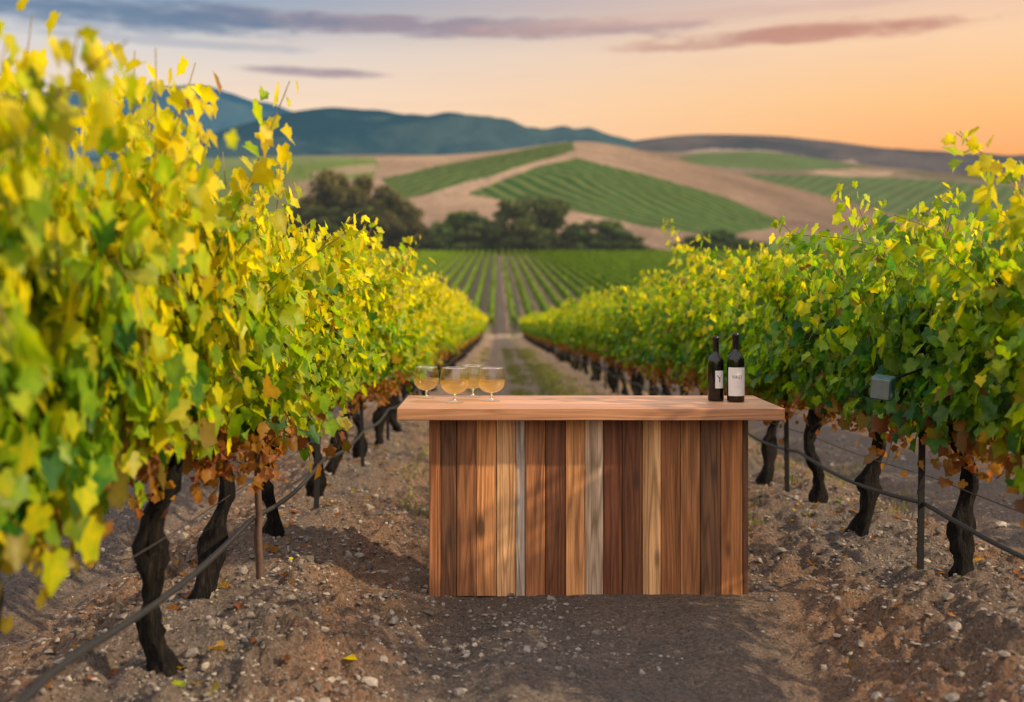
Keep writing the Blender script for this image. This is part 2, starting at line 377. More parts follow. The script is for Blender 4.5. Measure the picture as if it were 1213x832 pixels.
struct(h,"long brown wooded ridge in evening haze","hill")
m_h5=hillmat('wooded_ridge',.50,(.085,.18,.235),.004,.8,(.35,.4,.45))  # blue-green of the distance painted into colour and glow
h=build_hill('mountain',C5,2000,2700,240,basef((.008,.022,.022),(.07,.095,.07),220.,-.05,2.),[],m_h5,12,30.,230.,drop=160)
struct(h,"dark blue-green wooded ridge in haze","mountain")
m_h3=hillmat('blue_mountain',.60,(.085,.21,.31),.0025,.8,(.4,.45,.5))  # haze blue painted into the forest colour and emission
h=build_hill('mountain',C3,3000,4400,250,basef((.012,.035,.05),(.08,.12,.11),380.,0,2.),[],m_h3,14,75.,480.,drop=200)
struct(h,"blue forested mountain range in haze","mountain")

# ------------------------------------------------------------ ground sheet
xs=list(np.arange(-3.3,4.4,.024)); st=.024
l=[];x=xs[0]
while x>-2600: st*=1.10; x-=st; l.append(x)
r_=[];x=xs[-1]; st=.024
while x<2600: st*=1.10; x+=st; r_.append(x)
xs=np.array(l[::-1]+xs+r_)
ys=[2.0]
while ys[-1]<420: ys.append(ys[-1]+max(.024,.0052*ys[-1]))
while ys[-1]<5500: ys.append(ys[-1]*1.12)
l=[];y=2.0;st=.06
while y>-600: st*=1.25; y-=st; l.append(y)
ys=np.array(l[::-1]+ys)
X,Y=np.meshgrid(xs,ys); Z=height(X,Y)
nr,nc=X.shape; idx=np.arange(nr*nc).reshape(nr,nc)
F=np.stack([idx[:-1,:-1],idx[:-1,1:],idx[1:,1:],idx[1:,:-1]],-1).reshape(-1,4)
me=np_mesh('ground',np.stack([X,Y,Z],-1).reshape(-1,3),F)
k=(X-ROW0)/SP; d=np.abs((k-np.round(k))*SP)
soil=np.zeros((nr,nc,4)); soil[...,3]=1
soil[...,0]=np.clip(1.0*np.exp(-((d-.68)/.32)**2)+.25*fbm(X*.8,Y*.8,3),0,.95)*np.where(Y<100,1,.3)  # orange band along the berms, warm sunlight painted into the soil
g=np.clip((Y-95)/20,0,1)*.40
nzg=.6+.5*fbm(X*.7,Y*.25,3)
g=np.maximum(g*np.where(np.abs(X-.5)<1.0,.0,1),.85*nzg*np.clip((Y-7.5)/6,0,1)*np.exp(-((X-1.35)/.35)**2)*np.where(Y<112,1,0))
g=np.maximum(g,.55*nzg*np.clip((Y-8)/8,0,1)*np.exp(-((X-.5)/.22)**2)*np.where(Y<112,1,0))
g=np.maximum(g,np.clip((np.abs(X-.5)-6)/3,0,1)*.45)
soil[...,1]=np.clip(g,0,1)
soil[...,2]=np.clip((Y-7)/14,0,1)*.85*np.where(np.abs(X-.5)<1.4,1,.35)
add_col(me,'soil',soil.reshape(-1,4))
o=obj('ground',me,mat=m_ground); struct(o,"stony brown vineyard soil with ridges along the rows","ground")

# ------------------------------------------------------------ leaves
half=[(.28,-.14),(.53,.05),(.41,.27),(.53,.56),(.25,.71)]
outl=[(0,.02)]+half+[(0,1.0)]+[(-a,b) for a,b in half[::-1]]
LT=np.array([(0,.36,-.10)]+[(a,b,.22*abs(a)-.20*b*b) for a,b in outl]); nb=len(outl)
LF=np.array([(0,1+i,1+(i+1)%nb) for i in range(nb)])
LA=np.array([1.]+[.0]*nb)
def leaves(P,B,Nn,S,curl=1.0):
    P=np.asarray(P);B=np.asarray(B);Nn=np.asarray(Nn);S=np.asarray(S)[:,None]
    B=B/np.linalg.norm(B,axis=1,keepdims=True)
    Nn=Nn-(Nn*B).sum(1,keepdims=True)*B; Nn/=np.linalg.norm(Nn,axis=1,keepdims=True)+1e-9
    A=np.cross(B,Nn); T=LT
    cr=curl*(.6+.9*((np.arange(len(P))*.618)%1))[:,None,None]
    V=P[:,None,:]+S[:,None,:]*(A[:,None,:]*T[None,:,0:1]+B[:,None,:]*T[None,:,1:2]+Nn[:,None,:]*T[None,:,2:3]*cr)
    n=len(P); F=(LF[None]+(np.arange(n)*len(T))[:,None,None]).reshape(-1,3)
    return V.reshape(-1,3),F
def leafcols(A):
    A=np.repeat(np.array(A,float),len(LT),axis=0); A[:,3]=np.tile(LA,len(A)//len(LT)); return A
def crown_mesh(seed,nsh=26,step=.05,size=.105,per=2,stems=True,brown=1.0,L0=.98,L1=1.20,spiky=1.0):
    r=np.random.default_rng(seed)
    P=[];B=[];Nn=[];S=[];A=[];SV=[];SF=[]
    tops=r.uniform(-.12,.10,9)*spiky; pk=[r.uniform(-.40,-.08),r.uniform(.08,.40)]; ph=[r.uniform(.14,.34)*spiky,r.uniform(.02,.24)*spiky]
    for s in range(nsh):
        y0=r.uniform(-.74,.74); x0=r.normal()*.06; p=np.array([x0,y0,r.uniform(.84,.96)])
        kind=r.random()
        if kind<.70:
            L=r.uniform(L0,L1)+tops[int((y0+.8)/1.6*8)]-.26*spiky*max(0,abs(y0)-.32)/.38
            sway=.10; 
            if s<int(nsh*.24): y0=pk[s%2]+r.normal()*.06; p[1]=y0; L=L1-.1+ph[s%2]*r.uniform(.45,1.1); sway=.055
            dr=np.array([r.normal()*.11,r.normal()*sway,1.0]); curve=np.array([r.normal()*.022,r.normal()*.015,0])
        else:
            L=r.uniform(.40,.75); sd=1 if r.random()<.5 else -1; p[2]=r.uniform(.95,1.55)
            dr=np.array([sd*r.uniform(.2,.42),r.normal()*.4,r.uniform(.2,.8)]); curve=np.array([0,0,-r.uniform(.12,.2)])
        nn=int(L/step); path=[p.copy()]
        for i in range(nn):
            dr=dr/np.linalg.norm(dr); p=p+dr*step; dr=dr+curve+r.normal(size=3)*.05; path.append(p.copy())
            f=i/nn
            pr=per if f<.96 else 1
            for q in range(pr):
                sd=1 if (i+q)%2 else -1
                if r.random()<.3: sd=-sd
                off=np.array([sd*abs(r.normal(.105,.055))*(1-.55*f),r.normal()*.072*(1-.3*f),r.normal()*.04-.02])
                pos=p+off
                if pos[2]<.70+.1*math.sin(pos[1]*9+seed): continue
                out=np.sign(pos[0]) if abs(pos[0])>.04 else sd
                P.append(pos); B.append(np.array([out*.35,0,-.75])+r.normal(size=3)*.42)
                Nn.append(np.array([out*.9,0,.5])+r.normal(size=3)*.45)
                S.append(size*r.uniform(.65,1.25)*(1-.32*f**3))
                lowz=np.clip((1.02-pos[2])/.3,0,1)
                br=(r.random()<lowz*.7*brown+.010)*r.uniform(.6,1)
                A.append((np.clip(r.normal(.50,.16)+.28*(pos[2]-1.4),0,1),br,r.uniform(.6,1.15),1))  # hue yellows with height, rim light on the tops put into leaf colour
        if stems:
            pts=path[::4]+[path[-1]]
            V,F=tube(pts,[.005-.003*i/len(pts) for i in range(len(pts))],3,cap=False); b=len(SV); SV+=V; SF+=[tuple(i+b for i in f) for f in F]
    for q in range(int(r.integers(5,9)*brown)):
        c0=np.array([r.normal()*.12,r.uniform(-.65,.65),r.uniform(.72,.92)])
        for w_ in range(40 if stems else 10):
            pos=c0+r.normal(size=3)*np.array([.055,.055,.080]); P.append(pos); B.append(np.array([0,0,-.8])+r.normal(size=3)*.5); Nn.append(r.normal(size=3)+.01)
            S.append(size*.55*r.uniform(.6,1.2)); A.append((.6,r.uniform(.75,1),r.uniform(.6,1.4),1))
    V,F=leaves(P,B,Nn,S)
    nv=len(V); colr=leafcols(A)
    if stems:
        SVa=np.array([tuple(v) for v in SV]); T=np.array(SF); T3=np.concatenate([T[:,[0,1,2]],T[:,[0,2,3]]])+nv
        me=np_mesh('crown',np.concatenate([V,SVa]),np.concatenate([F,T3]),True)
        colr=np.concatenate([colr,np.tile([.5,0,1,0],(len(SVa),1))])
        mi=np.zeros(len(F)+len(T3),dtype=np.int32); mi[len(F):]=1
        me.materials.append(m_leaf); me.materials.append(m_stem); me.polygons.foreach_set('material_index',mi)
    else:
        me=np_mesh('crown',V,F,False); me.materials.append(m_leaf)
    add_col(me,'leaf',colr); return me
crownsN=[crown_mesh(100+i,66,.038,.087,2,spiky=1.5) for i in range(6)]
crownsR=[crown_mesh(150+i,44,.038,.088,2,spiky=1.9) for i in range(6)]
crownsF=[crown_mesh(200+i,26,.09,.16,2,False) for i in range(4)]
def trunk_mesh(seed,lean=(0,0),sides=14,segs=26,r0=.044):
    r=np.random.default_rng(seed); g=Geo(); P=[];R=[]
    lx,ly=lean; k1,k2=r.uniform(0,6,2)
    for i in range(segs+1):
        t=i/segs; z=-.14+t*1.02
        P.append((lx*(1-t)+.045*math.sin(5.5*t+k1)+.018*math.sin(14*t+k2),ly*(1-t)+.04*math.sin(4.3*t+k2),z))
        R.append(r0*(1.2-.42*t+.2*math.sin(9*t+k1)+.17*math.sin(23*t+k2)+(.5*math.exp(-((t-.93)/.08)**2)))+(.028*math.exp(-t*11)))
    g.add(*tube(P,R,sides,.38,seed))
    tp=P[-1]
    for sd in(-1,1):
        Q=[];RR=[]
        for i in range(9):
            t=i/8; Q.append((tp[0]*(1-t)+.02*math.sin(6*t+k1),tp[1]+sd*(.62*t),tp[2]-.05+.06*math.sin(t*2.2)+.01*math.sin(11*t+k2))); RR.append(.032*(1-.5*t))
        g.add(*tube(Q,RR,7,.25,seed+1))
        for q in(3,5,7):
            a=Vector(Q[q]); g.add(*tube([a,a+Vector((r.normal()*.02,r.normal()*.02,.07))],[.014,.008],5,.2,seed+q))
    me=py_mesh('trunk',g.V,g.F); me.materials.append(m_bark); return me
leans=[(-.06,.1),(.0,.0),(-.06,-.1),(-.02,.0),(.12,.1),(0,0),(-.12,.15),(.10,.05),(-.10,-.1)]
trunks=[trunk_mesh(300+i,l) for i,l in enumerate(leans)]
trunksF=[trunk_mesh(400+i,(.05*i-.05,.05),7,8,.045) for i in range(3)]
cnt=0
def vine(x,y,hue,label,group,lod=0,zs=1.,ys=1.,ti=None,cm=None,dz=0,dy=0,xsc=1.,bro=1.):
    global cnt
    z=float(macro(np.array(float(y))))+.05*(lod==0)+.03; e=obj('grapevine',None,(x,y,z)); e.empty_display_size=.3
    tm=(trunks if lod==0 else trunksF); cm=(cm or crownsN) if lod==0 else crownsF
    t=obj('trunk',tm[cnt%len(tm)] if ti is None else tm[ti],(0,0,0),e)
    cr=obj('crown',random.choice(cm),(0,dy,dz),e)
    cr.rotation_euler=(0,0,math.pi if random.random()<.5 else 0); s=.95+.10*random.random()
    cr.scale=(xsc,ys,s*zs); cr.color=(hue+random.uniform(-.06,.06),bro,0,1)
    if ti is None: t.rotation_euler=(0,0,random.uniform(-.6,.6)+(math.pi if random.random()<.5 else 0))
    thing(e,label,'grapevine',group); cnt+=1
    return e
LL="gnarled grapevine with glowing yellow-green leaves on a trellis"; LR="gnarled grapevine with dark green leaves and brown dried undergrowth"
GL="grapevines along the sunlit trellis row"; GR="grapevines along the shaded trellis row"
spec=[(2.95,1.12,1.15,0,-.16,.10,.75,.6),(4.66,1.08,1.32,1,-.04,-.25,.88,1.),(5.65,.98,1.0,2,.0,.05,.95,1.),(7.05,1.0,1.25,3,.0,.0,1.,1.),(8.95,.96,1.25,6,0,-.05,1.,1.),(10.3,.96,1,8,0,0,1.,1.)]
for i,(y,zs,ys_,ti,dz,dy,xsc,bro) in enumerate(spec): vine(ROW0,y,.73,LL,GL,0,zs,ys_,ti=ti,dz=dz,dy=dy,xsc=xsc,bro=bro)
y=11.6
while y<105:
    if y<32: vine(ROW0,y,.74,LL,GL,0,.97)
    else: vine(ROW0,y,.69,LL,GL,1,.97)
    y+=1.27
ry=[4.7,5.95,7.3,8.6,10.1]
while ry[-1]<104: ry.append(ry[-1]+1.27)
for i,y in enumerate(ry):
    zs={0:.90,1:.95,2:.97,3:.93}.get(i,.92)
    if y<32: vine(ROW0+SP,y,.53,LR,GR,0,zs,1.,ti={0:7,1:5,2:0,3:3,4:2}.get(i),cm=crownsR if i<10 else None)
    else: vine(ROW0+SP,y,.60,LR,GR,1,.90)
for xr,h0 in((ROW0-SP,.5),(ROW0+2*SP,.45)):
    y=4.2
    while y<34:
        vine(xr,y,h0,"grapevine with green leaves in the neighbouring row","grapevines in neighbouring rows",1,.85); y+=1.3

# ------------------------------------------------------------ far rows (stuff)
VV=[];FF=[];TT=[];base=0
LP=[];LC=[]
rr=np.random.default_rng(55)
sec=np.array([(-.28,.65),(-.36,1.1),(-.30,1.7),(0,1.98),(.30,1.7),(.36,1.1),(.28,.65)])
rowlist=[]
for k in range(-12,16):
    if k in(0,1): continue
    rowlist.append((ROW0+SP*k,34.5 if k in(-1,2) else 3.,109.,1.))
for k in range(-44,58):
    rowlist.append((.5+SP*.53*(k+.5)+(.12 if k>=0 else -.12),112.+rr.uniform(-1,1),384+rr.uniform(-3,2),.66))
for xr,y0,y1,wd in rowlist:
    yy=[y0]
    while yy[-1]<y1: yy.append(yy[-1]+(1.0 if yy[-1]<60 else 1.8))
    yy=np.array(yy); m=len(yy)
    zz=macro(yy)
    j=1+.22*rr.normal(size=(m,7)); hj=1+.06*rr.normal(size=(m,1))
    hs=(.35+.65*wd)
    V=np.zeros((m,7,3)); V[...,0]=xr+sec[None,:,0]*j*wd; V[...,1]=yy[:,None]+rr.normal(size=(m,7))*.2; V[...,2]=zz[:,None]+sec[None,:,1]*hj*hs+rr.normal(size=(m,7))*.06
    idx=np.arange(m*7).reshape(m,7)+base
    FF.append(np.stack([idx[:-1,:-1],idx[:-1,1:],idx[1:,1:],idx[1:,:-1]],-1).reshape(-1,4)); VV.append(V.reshape(-1,3)); base+=m*7
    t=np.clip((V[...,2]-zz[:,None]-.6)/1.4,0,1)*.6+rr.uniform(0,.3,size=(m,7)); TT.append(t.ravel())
    nl=int((y1-y0)*(5.5 if y0<100 else 3.)); py=rr.uniform(y0,y1,nl); pz=rr.uniform(.75,2.15,nl)*hs; px=xr+rr.normal(size=nl)*.25*wd
    LP.append(np.stack([px,py,macro(py)+pz],1)); LC.append(np.clip((pz-.7)/1.6,0,1)*.7+rr.uniform(0,.4,nl))
P=np.concatenate(LP); nl=len(P); t=np.concatenate(LC)
u=rr.normal(size=(nl,3)); u/=np.linalg.norm(u,axis=1,keepdims=True); w=np.cross(u,rr.normal(size=(nl,3))); w/=np.linalg.norm(w,axis=1,keepdims=True)
s=rr.uniform(.12,.22,(nl,1))
Q=np.stack([P-u*s,P-w*s,P+u*s,P+w*s],1).reshape(-1,3)
VV.append(Q); FF.append(np.arange(nl*4).reshape(nl,4)+base); TT.append(np.repeat(t,4))
me=np_mesh('vine_rows',np.concatenate(VV),np.concatenate(FF),False)
T=np.concatenate(TT); add_col(me,'tone',np.stack([T,T,T,np.ones_like(T)],1))
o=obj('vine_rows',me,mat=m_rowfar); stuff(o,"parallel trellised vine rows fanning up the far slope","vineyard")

# ------------------------------------------------------------ grass along the track
r=np.random.default_rng(91)
nt=5200
ty=8+r.random(nt)**1.2*60; sel=r.random(nt)
tx=np.where(sel<.55,1.35+r.normal(size=nt)*.22,np.where(sel<.8,.5+r.normal(size=nt)*.12,np.where(sel<.9,-.62+r.normal(size=nt)*.15,2.9+r.normal(size=nt)*.3)))
keep=fbm(tx*1.2,ty*.5,2)>-.25; tx=tx[keep];ty=ty[keep]; nt=len(tx)
nbld=9; bx=np.repeat(tx,nbld)+r.normal(size=nt*nbld)*.035; by=np.repeat(ty,nbld)+r.normal(size=nt*nbld)*.035
bh=r.uniform(.03,.11,nt*nbld); an=r.uniform(0,6.28,nt*nbld); wdt=.004+.00025*by
bz=height(bx,by)-.005
dx=np.cos(an);dy=np.sin(an); ln=r.uniform(.2,.9,nt*nbld)*bh
V=np.stack([np.stack([bx-dy*wdt,by+dx*wdt,bz],1),np.stack([bx+dy*wdt,by-dx*wdt,bz],1),np.stack([bx+dx*ln,by+dy*ln,bz+bh],1)],1).reshape(-1,3)
me=np_mesh('track_grass',V,np.arange(len(V)).reshape(-1,3),False)
q=r.random((nt*nbld,1)); cc=np.array([[.09,.16,.03]])*(1-q)+np.array([[.42,.36,.14]])*q; cc=np.concatenate([cc,np.ones((nt*nbld,1))],1)
add_col(me,'tone',np.repeat(cc,3,0)); o=obj('track_grass',me,mat=m_grass); stuff(o,"short half-dry grass growing along the dirt track","grass")

# ------------------------------------------------------------ trees
def tree_crown(seed,wide=1.0):
    r=np.random.default_rng(seed); P=[];T=[]
    nl=32
    for i in range(nl):
        th=r.uniform(0,6.28); zc=r.uniform(.12,.88)
        env=math.sin(min(1,max(0,(zc+.12)/1.12))*math.pi)**.6
        rad=math.sqrt(r.random())*.36*wide*env
        c=np.array([rad*math.cos(th),rad*math.sin(th),zc]); R=r.uniform(.08,.15)
        n=230; d=r.normal(size=(n,3)); d/=np.linalg.norm(d,axis=1,keepdims=True)
        q=c+d*R*(r.uniform(.4,1.2,(n,1)))*np.array([1.1,1.1,.85]); P.append(q); T.append(np.clip((d[:,2]+d[:,0]*.6+1)*.32+r.normal(size=n)*.15+r.uniform(-.15,.15),0,1))  # tone lighter on top and sun side, highlights painted into the foliage
    P=np.concatenate(P);T=np.concatenate(T);n=len(P)
    u=r.normal(size=(n,3)); u/=np.linalg.norm(u,axis=1,keepdims=True); w=np.cross(u,r.normal(size=(n,3))); w/=np.linalg.norm(w,axis=1,keepdims=True)
    s=r.uniform(.016,.030,(n,1)); Q=np.stack([P-u*s,P-w*s,P+u*s,P+w*s],1).reshape(-1,3)
    me=np_mesh('crown',Q,np.arange(n*4).reshape(n,4),False); t=np.repeat(T,4); add_col(me,'tone',np.stack([t,t,t,np.ones_like(t)],1))
    me.materials.append(m_tree); return me
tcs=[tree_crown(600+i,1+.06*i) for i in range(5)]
def tree_trunk(seed):
    r=np.random.default_rng(seed); g=Geo(); g.add(*tube([(0,0,-.03),(.01,0,.15),(.0,.01,.35),(.01,.0,.6)],[.035,.026,.02,.01],9,.1,seed))
    for i in range(6):
        a=r.uniform(0,6.28); z=r.uniform(.2,.45); L=r.uniform(.2,.34)
        g.add(*tube([(0,0,z),(L*.5*math.cos(a),L*.5*math.sin(a),z+L*.45),(L*math.cos(a),L*math.sin(a),z+L*.8)],[.013,.009,.004],6,.1,seed+i))
    me=py_mesh('trunk',g.V,g.F); me.materials.append(m_trunk); return me
tts=[tree_trunk(700+i) for i in range(3)]
def tree(px,top,D,wpx,ci,tint,label,name='oak_tree',cat='tree'):
    D=390+(D-400)*.35
    zg=float(macro(np.array(float(D))))
    x=(px-VX)/FP*D; zt=ZC+(VY-top)*D/FP; H=max(zt-zg,2.5); W=wpx*D/FP
    e=obj(name,None,(x,D,zg-.3)); t=obj('trunk',tts[ci%3],(0,0,0),e); c=obj('crown',tcs[ci%5],(0,0,0),e)
    t.scale=(H,H,H); c.scale=(W/.80,W/.80,H*1.04); c.rotation_euler=(0,0,ci*.4-.8); c.color=(*tint,1); c.location=(0,0,-.02*H)
    thing(e,label,cat,'trees along the far edge of the vineyard')
BR=(1.15,1.0,.85);GRN=(.8,1.2,.8);DK=(.8,1.0,.8)
for i,(px,top,D,w,tint) in enumerate([(352,236,430,50,BR),(376,220,425,56,BR),(402,199,435,74,BR),(436,206,430,72,BR),(466,226,420,60,BR),(487,250,415,44,BR),(420,234,412,74,DK),(388,244,410,64,DK),
  (330,255,420,50,DK),(508,283,405,34,DK),(534,243,412,52,GRN),(566,246,415,50,GRN),(552,262,403,54,DK),(609,232,410,62,DK),(647,233,412,64,DK),(628,250,402,64,DK),
  (690,258,405,50,GRN),(728,259,407,54,GRN),(744,276,402,44,DK),(668,286,400,32,DK),(765,290,398,34,BR)]):
    tree(px,top,D,w,i,tint,"large brown-green tree at the field edge" if tint is BR else "dark green rounded tree at the field edge")
for i,(px,top,D,w) in enumerate([(828,278,394,52),(852,271,396,60),(878,281,395,50),(1000,284,420,44),(1040,288,420,44)]):
    tree(px,top,D,w,i+2,(.7,1.2,.85),"low dark green bush beside the far vineyard rows",'bush','bush')

# ------------------------------------------------------------ posts, hoses, wires
def gz(x,y): return float(height(x,y))
def hose(name,x,zr,y0,y1,r,mat,label,cat,sag,spanpts):
    P=[];y=y0
    while y<y1:
        ph=(y-spanpts)/2.5; s=sag*(abs(math.sin(ph*math.pi)))
        P.append((x+.01*math.sin(y*1.3),y,float(macro(np.array(y)))+zr-s)); y+=.25 if y<25 else 1.25
    V,F=tube(P,[r]*len(P),8); o=obj(name,py_mesh(name,V,F),mat=mat); thing(o,label,cat)
hose('irrigation_hose',ROW0+.12,.48,1.2,104,.013,m_hose,"black drip irrigation hose strung along the sunlit row","hose",.05,5.78)
hose('irrigation_hose',ROW0+SP-.10,.49,1.2,104,.012,m_hose,"black drip irrigation hose strung along the shaded row","hose",.05,6.2)
hose('trellis_wire',ROW0+.05,.62,1.2,104,.003,m_wire,"thin steel trellis wire under the sunlit canopy","wire",.015,5.78)
hose('trellis_wire',ROW0+SP-.04,.62,1.2,104,.003,m_wire,"thin steel trellis wire under the shaded canopy","wire",.015,6.2)
def stake(x,y,h,r,mat,label,wood=False):
    z=gz(x,y); g=Geo()
    if wood:
        P=[(random.uniform(-.006,.006),0,-.2+(h+.2)*i/10) for i in range(11)]
        g.add(*tube(P,[r*(1+.08*math.sin(i*2.1)) for i in range(11)],9,.12,int(y*10)))
        g.add(*tube([(0,0,h),(0,0,h+.03)],[r*.9,r*.35],9,.1,3))
    else:
        g.add(*box(-r,r,-.004,.004,-.2,h,.001)); g.add(*box(-.004,.004,.0045,r*1.6,-.2,h,.001))
        for q in range(int(h/.15)): g.add(*box(-r*1.25,-r-.0005,-.006,.006,.1+q*.15,.125+q*.15,.001))
    o=obj('vineyard_stake',py_mesh('vineyard_stake',g.V,g.F,wood),(x,y,z),mat=mat); thing(o,label,'stake','stakes holding up the vine rows')
    o.rotation_euler=(random.uniform(-.02,.02),random.uniform(-.03,.03),random.uniform(-.3,.3))
stake(-1.165,5.78,.86,.019,m_rust,"weathered brown wooden stake holding a hose",True)
for y in (8.1,10.9,13.4,16,18.5,21,23.6,26,28.6,31): stake(-1.24,y,1.4,.018,m_steel,"thin dark steel stake in the vine row")
for y in (6.2,9.05,11.6,14.2,16.7,19.2,21.7,24.3,27,29.5): stake(2.22,y,1.4,.018,m_steel,"thin dark steel stake in the vine row")
e=obj('control_box',None,(1.86,5.70,.965)); e.rotation_euler=(math.radians(6),math.radians(6),math.radians(-32))
V,F=box(-.05,.05,-.045,.045,-.055,.055,.008); obj('housing',py_mesh('housing',V,F,False),(0,0,0),e,m_box)
V,F=box(-.043,.043,-.053,-.046,-.048,.048,.003); obj('cover',py_mesh('cover',V,F,False),(0,0,0),e,m_boxl)
g=Geo(); g.add(*tube([(.0,.045,0),(.0,.16,.01),(.08,.45,.03)],[.007,.007,.007],8)); g.add(*box(-.025,.025,.0455,.053,-.025,.025,.002)); obj('bracket',py_mesh('bracket',g.V,g.F),(0,0,0),e,m_steel)
thing(e,"small teal-grey metal box clipped to the vine trellis","box")

# ------------------------------------------------------------ counter
ZT=ZC-.606; ZG=-.171-.02
def srgb(r,g,b,k=1.0):
    f=lambda c:((c/255+.055)/1.055)**2.4*k
    return (f(r),f(g),f(b))
e=obj('bar_counter',None,(.48,6.5,ZG)); thing(e,"rustic bar counter with mixed-tone vertical planks on soil","counter")
g=Geo()
ys_=[6.10,6.36,6.61,6.86]
for i in range(3):
    a=ys_[i]+(0.0012 if i else 0); b=ys_[i+1]-.0012
    V,F=box(-.5185-.48,1.486-.48,a-6.5,b-6.5,ZT-.062-ZG,ZT-ZG-(.0 if i!=1 else .0008),.004)
    cc=[srgb(180,132,98),srgb(194,146,108),srgb(184,138,102)][i]; g.add(V,F,(*cc,.13*i+.21))
o=obj('countertop',py_mesh('countertop',g.V,g.F,False),(0,0,0),e,m_woodh); add_col(o.data,'plank',g.A)
pl=[(508,522,(148,98,64),0),(522,541,(102,70,48),.002),(541,564,(142,96,62),0),(564,588,(202,142,90),.003),(588,611,(218,172,124),-.002),(611,622,(184,174,166),.010),
(622,646,(160,108,70),0),(646,670,(116,74,48),.003),(670,693,(210,152,98),-.001),(693,715,(188,168,148),.004),(715,737,(120,72,46),0),(737,761,(110,70,46),.004),
(761,783,(216,172,122),-.002),(783,806,(148,98,60),.001),(806,830,(162,112,70),.004),(830,854,(112,80,56),0),(854,880,(172,116,70),.002),(880,887,(102,70,48),.004)]
g=Geo(); ytop=ZT-.0635-ZG
for i,(a,b,cc,dy) in enumerate(pl):
    x0=(a-VX)*6.22/FP-.48+.0016; x1=(b-VX)*6.22/FP-.48-.0016
    V,F=box(x0,x1,6.22-6.5+dy,6.245-6.5,.012+random.uniform(-.003,.003),ytop,.0025); g.add(V,F,(*srgb(*cc,1.),(i*.377)%1))
o=obj('front_panel',py_mesh('front_panel',g.V,g.F,False),(0,0,0),e,m_woodv); add_col(o.data,'plank',g.A)
XL=(508-VX)*6.22/FP-.48; XR=(887-VX)*6.22/FP-.48
for nm,xa,xb in(('side_panel',XL+.001,XL+.022),('side_panel',XR-.022,XR-.001)):
    g=Geo(); y=6.247
    for i in range(4):
        V,F=box(xa,xb,y-6.5,y+.108-6.5,0,ytop-.001,.002); g.add(V,F,(*srgb(*[(150,98,62),(110,70,46),(190,140,95),(130,84,54)][i],.9),(i*.271+xa)%1)); y+=.11
    o=obj(nm,py_mesh(nm,g.V,g.F,False),(0,0,0),e,m_woodv); add_col(o.data,'plank',g.A)
g=Geo()
for i in range(12):
    x=XL+.024+i*(XR-XL-.048)/12
    V,F=box(x+.001,x+(XR-XL-.048)/12-.001,6.69-6.5,6.712-6.5,0,ytop-.002,.002); g.add(V,F,(*srgb(140,94,62),(i*.37)%1))
o=obj('back_panel',py_mesh('back_panel',g.V,g.F,False),(0,0,0),e,m_woodv); add_col(o.data,'plank',g.A)
g=Geo()
for (y0,y1) in((6.2465,6.255),): g.add(*box(XL+.025,XR-.025,y0-6.5,y1-6.5,.02,ytop-.004))
obj('gap_backer',py_mesh('gap_backer',g.V,g.F,False),(0,0,0),e,m_dark)  # dark sheet behind the planks, shade of the gaps put into its colour

# ------------------------------------------------------------ glasses
bowlp=[(.009,.040),(.026,.043),(.046,.052),(.062,.068),(.0700,.088),(.0712,.104),(.0695,.124),(.0655,.144),(.0610,.163)]
Vb,Fb=lathe(bowlp,48); mb=py_mesh('bowl',Vb,Fb); mb.materials.append(m_gls)
lipp=[(.0610+.0014*math.cos(a),.1638+.0014*math.sin(a)) for a in [i*math.pi/4 for i in range(9)]]
Vr,Fr=lathe(lipp,48); mr=py_mesh('rim',Vr,Fr); mr.materials.append(m_lip)
Vs,Fs=lathe([(.0,.0425),(.009,.0395),(.0065,.032),(.006,.018),(.0075,.011),(.013,.0065)],24); ms=py_mesh('stem',Vs,Fs); ms.materials.append(m_lip)
Vf,Ff=lathe([(.013,.0062),(.030,.0040),(.045,.0024),(.0455,.0008),(.0,.0004)],36); mf=py_mesh('foot',Vf,Ff); mf.materials.append(m_gls)
Vl,Fl=lathe([(.0,.043),(.022,.0450),(.043,.0535),(.0595,.069),(.0680,.088),(.0692,.098),(.0692,.104),(.0,.1042)],48); ml=py_mesh('wine',Vl,Fl); ml.materials.append(m_wine)
for i,(px,yb,s,lab) in enumerate([(505,471.5,1.0,"round short-stemmed glass of golden wine near counter end"),(538.5,477,1.08,"round short-stemmed glass of golden wine on wooden counter"),(560,470,1.02,"round short-stemmed glass of golden wine on wooden counter"),(582,475,1.04,"round short-stemmed glass of golden wine on wooden counter")]):
    d=FP*.606/(yb-VY); x=(px-VX)*d/FP
    e=obj('wine_glass',None,(x,d,ZT+.0006)); e.scale=(s*1.04,s*1.04,s*1.06)
    for nm,m in(('bowl',mb),('stem',ms),('foot',mf),('wine',ml),('rim',mr)): obj(nm,m,(0,0,0),e)
    thing(e,lab,'glass','wine glasses on the counter')
